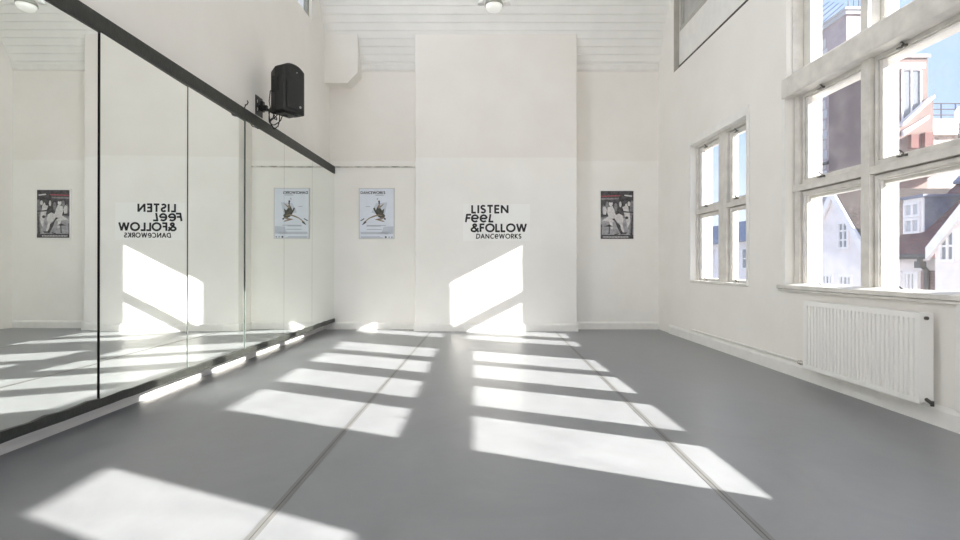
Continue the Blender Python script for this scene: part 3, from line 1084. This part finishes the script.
# ------------------------------------------------------------------ loudspeaker on its wall bracket
SX, SY, SZ = -2.325, 5.77, 3.125
spk = empty('loudspeaker', (SX, SY, SZ - 0.32), R(64))
tag(spk, 'black loudspeaker with a domed top, held by a bracket high on the left wall', 'loudspeaker')
# local: front face towards -y, depth along +y, width x, height z
Hs = 0.555
ob = MB()
secs = []
for (yy, hw, inset) in ((-0.135, 0.135, 0.012), (-0.120, 0.152, 0.0), (0.02, 0.150, 0.0), (0.14, 0.095, 0.02), (0.155, 0.085, 0.03)):
    ring = [(-hw, yy, inset), (hw, yy, inset), (hw, yy, Hs - 0.055 - inset)]
    for k in range(1, 12):
        u = 1 - 2 * k / 12.0
        ring.append((hw * u, yy, Hs - inset - 0.055 * abs(u) ** 2.4))
    ring.append((-hw, yy, Hs - 0.055 - inset))
    secs.append(ring)
n = len(secs[0])
vs = [p for rg in secs for p in rg]
fs = [tuple(range(n)), tuple(range((len(secs) - 1) * n, len(secs) * n))[::-1]]
for i in range(len(secs) - 1):
    for k in range(n):
        fs.append((i * n + k, i * n + (k + 1) % n, (i + 1) * n + (k + 1) % n, (i + 1) * n + k))
ob.add(vs, fs)
ob.build('cabinet', M['black'], spk, bevel=0.006)
ob = MB()
gp = [(-0.118, 0.03), (0.118, 0.03), (0.118, 0.32)] + [(0.118 * math.cos(R(a)), 0.32 + 0.05 * math.sin(R(a))) for a in range(15, 166, 15)] + [(-0.118, 0.32)]
ob.prism([(p[0], p[1]) for p in gp], 'y', -0.147, -0.134)
grl = ob.build('grille', M['black_grille'], spk, bevel=0.004)
MB().tube([(0.065, -0.151, 0.075), (0.065, -0.146, 0.075)], 0.014, 16).build('badge', M['silver'], grl)
ob = MB()
nn = 20
vs, fs = [], []
for j, (rx, rz_, yy) in enumerate(((0.095, 0.07, -0.139), (0.08, 0.055, -0.137), (0.03, 0.028, -0.05 - 0.08), (0.012, 0.012, -0.128))):
    for k in range(nn):
        a = 2 * PI * k / nn
        vs.append((rx * math.cos(a), yy, 0.455 + rz_ * math.sin(a)))
for j in range(3):
    for k in range(nn):
        fs.append((j * nn + k, j * nn + (k + 1) % nn, (j + 1) * nn + (k + 1) % nn, (j + 1) * nn + k))
fs.append(tuple(range(3 * nn, 4 * nn)))
ob.add(vs, fs)
hn = ob.build('horn', M['black'], spk)
MB().tube([(0.02, -0.15, 0.46), (0.02, -0.136, 0.46)], 0.006, 12).build('horn_cap', M['silver'], hn)
ob = MB()
ob.box(-0.154, -0.14, -0.05, 0.07, 0.22, 0.40)
ob.box(-0.158, -0.152, -0.035, 0.055, 0.25, 0.37)
ob.build('side_handle', M['black_grille'], spk, bevel=0.004)

brk = empty('speaker_bracket', (-2.635, 5.745, 2.885))
tag(brk, 'black wall bracket with slotted plate and tangled cables under the loudspeaker', 'bracket')
ob = MB()
holed(ob, 'x', -0.085, 0.085, -0.11, 0.11, 0.0, 0.008, [(-0.055, -0.015, 0.03, 0.07), (-0.055, -0.015, -0.06, -0.02), (0.02, 0.055, -0.02, 0.03)])
o = ob.build('wall_plate', M['black_metal'], brk)
weld(o)
ob = MB()
ob.box(0.008, 0.10, -0.02, 0.02, -0.05, 0.01)
ob.box(0.03, 0.06, -0.025, 0.025, -0.06, 0.055)
ob.tube([(0.09, 0, -0.025), (0.16, 0.0, -0.07), (0.34, -0.01, -0.112)], 0.014, 10)
ob.build('arm', M['black_metal'], brk)
ob = MB()
c, s = math.cos(R(64)), math.sin(R(64))
ob.box(-0.10, 0.10, -0.075, 0.075, -0.104, -0.092)
ob.v = [((x * c - q * s) + 0.325, (x * s + q * c) - 0.01, z) for (x, q, z) in ob.v]
ob.build('top_plate', M['black_metal'], brk, bevel=0.003)
ob = MB()
rnd = random.Random(7)
for k in range(4):
    pts = []
    for i in range(15):
        u = i / 14
        pts.append((0.125 + 0.13 * u + 0.03 * math.sin(6 * u + k), -0.02 + 0.05 * math.sin(5 * u + 2 * k), -0.04 - (0.10 + 0.035 * k) * math.sin(PI * u) + 0.012 * rnd.uniform(-1, 1)))
    ob.tube(pts, 0.006, 6)
MB().tube([(-0.165, 0.06, 0.0), (-0.19, 0.06, 0.10), (-0.175, 0.06, 0.22), (-0.13, 0.08, 0.26)], 0.006, 6).build('cable', M['cable'], spk, smooth=True)
#, -0.06, 0.02), (0.11, -0.08, 0.16), (0.15, -0.09, 0.24)], 0.006, 6)
ob.build('cable', M['cable'], brk, smooth=True)
ob = MB()
ob.tube([(0.0, 0, 0), (0.02, 0, 0.0), (0.03, 0.01, 0.03), (0.02, 0.015, 0.05)], 0.006, 6)
ob.tube([(0.012, 0, 0), (0.014, -0.03, -0.03), (0.02, -0.05, -0.09)], 0.005, 6)
o = ob.build('wall_hook', M['black_metal'], None, (-2.635, 5.42, 2.80))
tag(o, 'small dark wire hook on the left wall just above the mirror rail', 'hook')

# ------------------------------------------------------------------ pendant lamps
def pendant(x, y, z, label):
    lp = empty('pendant_lamp', (x, y, z))
    tag(lp, label, 'lamp', 'pendant lamps under the ceiling')
    MB().tube([(0, 0, 0.075), (0, 0, ZC - z)], 0.038, 18).build('stem', M['grey_metal'], lp)
    MB().lathe([(0.04, 0.09), (0.062, 0.075), (0.088, 0.05), (0.101, 0.02), (0.101, 0.0), (0.094, 0.0)], 32).build('shade', M['grey_metal'], lp, smooth=True)
    MB().lathe([(0.095, 0.004), (0.093, -0.015), (0.078, -0.04), (0.05, -0.056), (0.015, -0.062)], 32).build('diffuser', M['diffuser'], lp, smooth=True)
    for sx in (-1, 1):
        ob = MB().tube([(sx * 0.03, 0.02, 0.11), (sx * 0.115, 0.02, 0.075)], 0.012, 8)
        ob.lathe([(0.015, 0.10), (0.03, 0.085), (0.038, 0.05), (0.038, 0.03), (0.03, 0.028)], 20, (sx * 0.145, 0.02, 0))
        ob.build('side_spot', M['lamp_white'], lp, smooth=True)
    return lp


pendant(0.067, 5.58, 3.955, 'pendant lamp with a white bowl hanging from the middle of the ceiling')

# ------------------------------------------------------------------ outdoors
struct(MB().box(3.6, 80, -40, 120, -8.3, -8.0).build('ground_outside', M['asphalt']))


def far_window(house, X, y0, y1, z0, z1, nx, nz, pane='pane_dark', axis='x'):
    """window on a facade that faces -x (axis x) or -y (axis y; y0,y1 are then x values and X the y plane)"""
    ob = MB()
    T = 0.06

    def bx(m, t0, t1, a0, a1, b0, b1):
        if axis == 'x':
            m.box(t0, t1, a0, a1, b0, b1)
        else:
            m.box(a0, a1, t0, t1, b0, b1)
    ww = 0.07
    bx(ob, X - T, X + 0.02, y0, y1, z0, z0 + ww)
    bx(ob, X - T, X + 0.02, y0, y1, z1 - ww, z1)
    bx(ob, X - T, X + 0.02, y0, y0 + ww, z0 + ww, z1 - ww)
    bx(ob, X - T, X + 0.02, y1 - ww, y1, z0 + ww, z1 - ww)
    for k in range(1, nx):
        c = y0 + (y1 - y0) * k / nx
        bx(ob, X - T * 0.8, X + 0.02, c - 0.03, c + 0.03, z0 + ww, z1 - ww)
    for k in range(1, nz):
        c = z0 + (z1 - z0) * k / nz
        bx(ob, X - T * 0.75, X + 0.015, y0 + ww, y1 - ww, c - 0.025, c + 0.025)
    f = ob.build('window', M['paint_white'], house)
    pb = MB()
    bx(pb, X - 0.015, X + 0.01, y0 + 0.02, y1 - 0.02, z0 + 0.02, z1 - 0.02)
    pb.build('pane', M[pane], f)
    return f


def gable_house(yc, apex, hw, eave, X, depth, label, win, pane, roof):
    h = empty('gable_house', (X + depth / 2, yc, -8))
    tag(h, label, 'house', 'houses across the street')
    inv = Matrix.Translation((-(X + depth / 2), -yc, 8))

    class L_(MB):
        pass

    def fin(mb, name, m, parent=h):
        if parent is h:
            mb.v = [tuple(inv @ Vector(p)) for p in mb.v]
        return mb.build(name, m, parent)
    fin(MB().prism([(yc - hw, -8), (yc + hw, -8), (yc + hw, eave), (yc, apex), (yc - hw, eave)], 'x', X, X + depth), 'wall', M['render_white'])
    sl = (apex - eave) / hw
    for sg in (-1, 1):
        th = 0.16
        ye = yc + sg * (hw + 0.15)
        ze = eave - sl * 0.15
        fin(MB().prism([(yc, apex + th), (yc, apex), (ye, ze), (ye, ze + th)], 'x', X - 0.02, X + depth), 'roof', M[roof])
        fin(MB().prism([(yc, apex + 0.13), (yc, apex - 0.2), (ye, ze - 0.2), (ye, ze + 0.13)], 'x', X - 0.12, X - 0.02), 'barge_board', M['paint_white'])
    for (a, b, c, d, nx, nz) in win:
        f = far_window(h, X, a, b, c, d, nx, nz, pane)
        for q in [f] + list(f.children):
            pass
        f.location = inv.translation
        # panes are children and follow
    return h


def pt(x, y, X):
    Y = X * 500.0 / (x - 488)
    return Y, 1.053 + (266 - y) * Y / 500.0


HX = 12.0
gable_house(17.34, 3.585, 2.1, 0.75, HX, 4.5, 'white gabled house with steep brown roof seen through the left window column',
            [(16.60, 17.10, 1.62, 2.55, 2, 3), (16.45, 17.05, 0.1, 0.75, 3, 2), (17.35, 17.9, 0.1, 0.75, 3, 2)], 'pane_dark', 'roof_brown')
g2 = gable_house(11.0, 3.44, 1.75, 1.56, HX - 0.6, 4.5, 'white gabled house at the right edge of the window view',
            [(12.15, 12.6, 1.15, 1.95, 2, 2)], 'pane_dark', 'roof_red')

# terrace with the dormer
th_ = empty('terrace_house', (13.5, 14.4, -8))
tag(th_, 'pale house with red tiled roof, white dormer and downpipe across the street', 'house', 'houses across the street')
OFF = Vector((-13.5, -14.4, 8))


def tpart(mb, name, m):
    mb.v = [tuple(Vector(p) + OFF) for p in mb.v]
    return mb.build(name, m, th_)


tpart(MB().box(HX, HX + 5, 13.25, 15.0, -8, 1.3), 'wall', M['render_white'])
tpart(MB().box(HX - 0.06, HX, 13.25, 13.80, -8, 0.93), 'brick_pier', M['brick_red'])
tpart(MB().prism([(HX - 0.25, 1.28), (HX - 0.25, 1.38), (HX + 2.5, 3.92), (HX + 5.2, 1.38), (HX + 5.2, 1.28)], 'y', 13.25, 15.0), 'roof', M['roof_red'])
tpart(MB().prism([(HX + 1.95, 3.50), (HX + 1.95, 3.58), (HX + 2.5, 4.12), (HX + 3.05, 3.58), (HX + 3.05, 3.50)], 'y', 13.25, 15.0), 'ridge_flashing', M['lead'])
gt = MB().tube([(HX - 0.30, 13.25, 1.31), (HX - 0.30, 15.0, 1.31)], 0.07, 8)
gt.tube([(HX - 0.30, 13.56, 1.31), (HX - 0.28, 13.56, 1.12), (HX - 0.14, 13.52, 0.92), (HX - 0.14, 13.52, -4)], 0.065, 8)
gt.box(HX - 0.36, HX - 0.18, 13.48, 13.66, 1.0, 1.18)
tpart(gt, 'gutter', M['gutter'])
# dormer
dm = MB()
dm.prism([(14.28, 1.9), (14.98, 1.9), (14.98, 3.02), (14.28, 3.02)], 'x', HX + 0.45, HX + 1.7)
tpart(dm, 'dormer', M['paint_white'])
tpart(MB().box(HX + 0.47, HX + 1.7, 14.26, 14.28, 1.9, 3.02), 'dormer_cheek', M['lead'])
tpart(MB().box(HX + 0.36, HX + 2.2, 14.2, 14.99, 3.02, 3.10), 'dormer_roof', M['lead'])
for (a, b, c, d, nx, nz, XX, pn) in ((14.36, 14.93, 2.0, 2.46, 2, 1, HX + 0.45, 'pane_pale'), (14.36, 14.93, 2.48, 2.92, 2, 1, HX + 0.45, 'pane_pale'),
                                     (13.90, 14.40, 0.28, 0.90, 4, 1, HX, 'pane_dark'), (14.48, 14.95, 0.28, 0.90, 4, 1, HX, 'pane_dark')):
    f = far_window(th_, XX, a, b, c, d, nx, nz, pn)
    f.location = OFF

# further houses along the row
rh = empty('row_house', (14.5, 24, -8))
tag(rh, 'long pale house with small windows further along the street, seen through the small window', 'house', 'houses across the street')
OFF2 = Vector((-14.5, -24, 8))
ob = MB().box(HX, HX + 5, 19.7, 33, -8, 2.2)
ob.v = [tuple(Vector(p) + OFF2) for p in ob.v]
ob.build('wall', M['render_white'], rh)
ob = MB().prism([(HX - 0.3, 2.2), (HX + 2.5, 3.6), (HX + 5.3, 2.2)], 'y', 19.7, 33)
ob.v = [tuple(Vector(p) + OFF2) for p in ob.v]
ob.build('roof', M['lead'], rh)
for k in range(6):
    for zz in (-0.8, 0.9):
        f = far_window(rh, HX, 20.3 + 2.05 * k, 21.5 + 2.05 * k, zz, zz + 1.0, 2, 2)
        f.location = OFF2

# tall brick tower (left column) and lower brick tower (right column)
tw = empty('brick_tower', (21.0, 29.5, -8))
tag(tw, 'tall mauve brick tower with a stone cap behind the gabled house', 'tower')
OFF3 = Vector((-21.0, -29.5, 8))


def wpart(mb, name, m, par=tw, off=OFF3):
    mb.v = [tuple(Vector(p) + off) for p in mb.v]
    return mb.build(name, m, par)


wpart(MB().box(20, 22.2, 27.9, 31.0, -8, 15.1), 'wall', M['brick_mauve'])
cp = MB().box(19.9, 22.3, 27.8, 31.1, 15.1, 15.32)
cp.box(19.82, 22.38, 27.72, 31.18, 15.32, 15.45)
wpart(cp, 'cap', M['stone_pale'])
qn = MB()
for k in range(26):
    if k % 2 == 0:
        qn.box(19.97, 20.3, 29.45, 29.85, -1 + k * 0.6, -0.5 + k * 0.6)
    else:
        qn.box(19.97, 20.3, 29.6, 29.85, -1 + k * 0.6, -0.5 + k * 0.6)
wpart(qn, 'quoins', M['stone_pale'])
pq = MB().tube([(19.93, 31, 7.2), (19.93, 29.3, 7.1), (19.93, 28.6, 7.6), (19.93, 27.95, 7.6), (20.1, 27.85, 7.6), (22, 27.85, 7.6)], 0.09, 8)
wpart(pq, 'pipe', M['gutter'])
ar = MB()
for k in range(4):
    ar.tube([(20.6 + 0.3 * k, 28.6, 15.4), (20.6 + 0.3 * k, 28.6, 17.6)], 0.02, 6)
for k in range(5):
    ar.tube([(20.2, 28 + 0.4 * k, 15.7 + 0.25 * k), (20.0, 34, 14.8 + 0.45 * k)], 0.02, 5)
wpart(ar, 'aerial_wires', M['gutter'])

t2 = empty('brick_tower', (19.8, 25.5, -8))
tag(t2, 'lower pink brick tower with a tall dark window beside the rooftop railing', 'tower')
OFF4 = Vector((-19.8, -25.5, 8))


def w2(mb, name, m):
    return wpart(mb, name, m, t2, OFF4)


w2(MB().box(18.4, 21.1, 24, 27, -8, 11.05), 'wall', M['brick_pink'])
w2(MB().box(18.32, 21.18, 23.92, 27.08, 11.05, 11.2), 'cap', M['stone_pale'])
f = far_window(t2, 24.0, 19.82, 20.78, 7.6, 10.5, 2, 1, 'pane_dark', 'y')
f.location = OFF4
w2(MB().box(19.7, 20.9, 23.88, 24, 10.5, 10.75), 'lintel', M['paint_white'])
w2(MB().prism([(18.4, 6.0), (21.1, 6.0), (21.1, 9.0), (19.7, 7.75), (18.4, 6.6)], 'y', 23.7, 23.98), 'stair_wall', M['brick_pink'])
w2(MB().prism([(19.6, 7.66), (21.1, 9.0), (21.1, 9.14), (19.6, 7.82)], 'y', 23.6, 23.99), 'coping', M['paint_white'])
w2(MB().prism([(19.6, 7.2), (20.8, 8.0), (20.8, 8.16), (19.6, 7.45)], 'y', 23.55, 23.7), 'lower_coping', M['paint_white'])
w2(MB().box(19.9, 20.25, 23.5, 23.7, 6.6, 7.25), 'chimney_pot', M['roof_red'])
w2(MB().box(20.55, 20.95, 23.5, 23.7, 6.6, 7.35), 'chimney_pot', M['roof_red'])

rt = empty('roof_terrace', (24.5, 28, -8))
tag(rt, 'rooftop terrace with a white parapet and thin railing right of the brick tower', 'building')
OFF5 = Vector((-24.5, -28, 8))
wpart(MB().box(21.2, 29, 26.2, 32, -8, 8.15), 'wall', M['tiles_cream'], rt, OFF5)
wpart(MB().box(21.2, 29, 26.0, 26.3, 7.9, 8.7), 'parapet', M['paint_white'], rt, OFF5)
rl = MB()
for k in range(9):
    rl.tube([(22.2 + 0.75 * k, 26.15, 8.7), (22.2 + 0.75 * k, 26.15, 9.55)], 0.035, 6)
for zz in (8.95, 9.25, 9.55):
    rl.tube([(21.2, 26.15, zz), (29, 26.15, zz)], 0.03, 6)
wpart(rl, 'railing', M['gutter'], rt, OFF5)
lr = empty('lean_to_roof', (22, 22, -8))
tag(lr, 'mottled cream roof with a blue grey slope below the rooftop terrace', 'roof')
OFF6 = Vector((-22, -22, 8))
wpart(MB().prism([(20.4, -8), (27, -8), (27, 7.6), (23.4, 7.35), (20.4, 6.6)], 'y', 24.5, 26.0), 'wall', M['tiles_cream'], lr, OFF6)
wpart(MB().prism([(20.4, 5.4), (24, 6.6), (24, 6.75), (20.4, 5.55)], 'y', 22.5, 24.5), 'slope', M['lead'], lr, OFF6)
ds = empty('satellite_dish', (20.75, 22.0, 6.6))
tag(ds, 'white round satellite dish at the right edge of the window view', 'dish')
ob = MB()
nn = 24
vs, fs = [], []
for j in range(6):
    r_ = 0.40 * j / 5 + 0.001
    for k in range(nn):
        a = 2 * PI * k / nn
        vs.append((r_ * math.cos(a), -0.06 - 0.10 * (r_ / 0.4) ** 2, 1.05 + r_ * math.sin(a)))
for j in range(5):
    for k in range(nn):
        fs.append((j * nn + k, j * nn + (k + 1) % nn, (j + 1) * nn + (k + 1) % nn, (j + 1) * nn + k))
ob.add(vs, fs)
o = ob.build('bowl', M['paint_white'], ds, smooth=True)
sm = o.modifiers.new('solid', 'SOLIDIFY')
sm.thickness = 0.02
ob = MB().tube([(0, 0.02, -0.6), (0, 0.02, 1.0), (0, -0.05, 1.05)], 0.03, 8)
ob.tube([(0, -0.12, 0.68), (0, -0.42, 0.95)], 0.015, 6)
ob.build('mast', M['gutter'], ds)
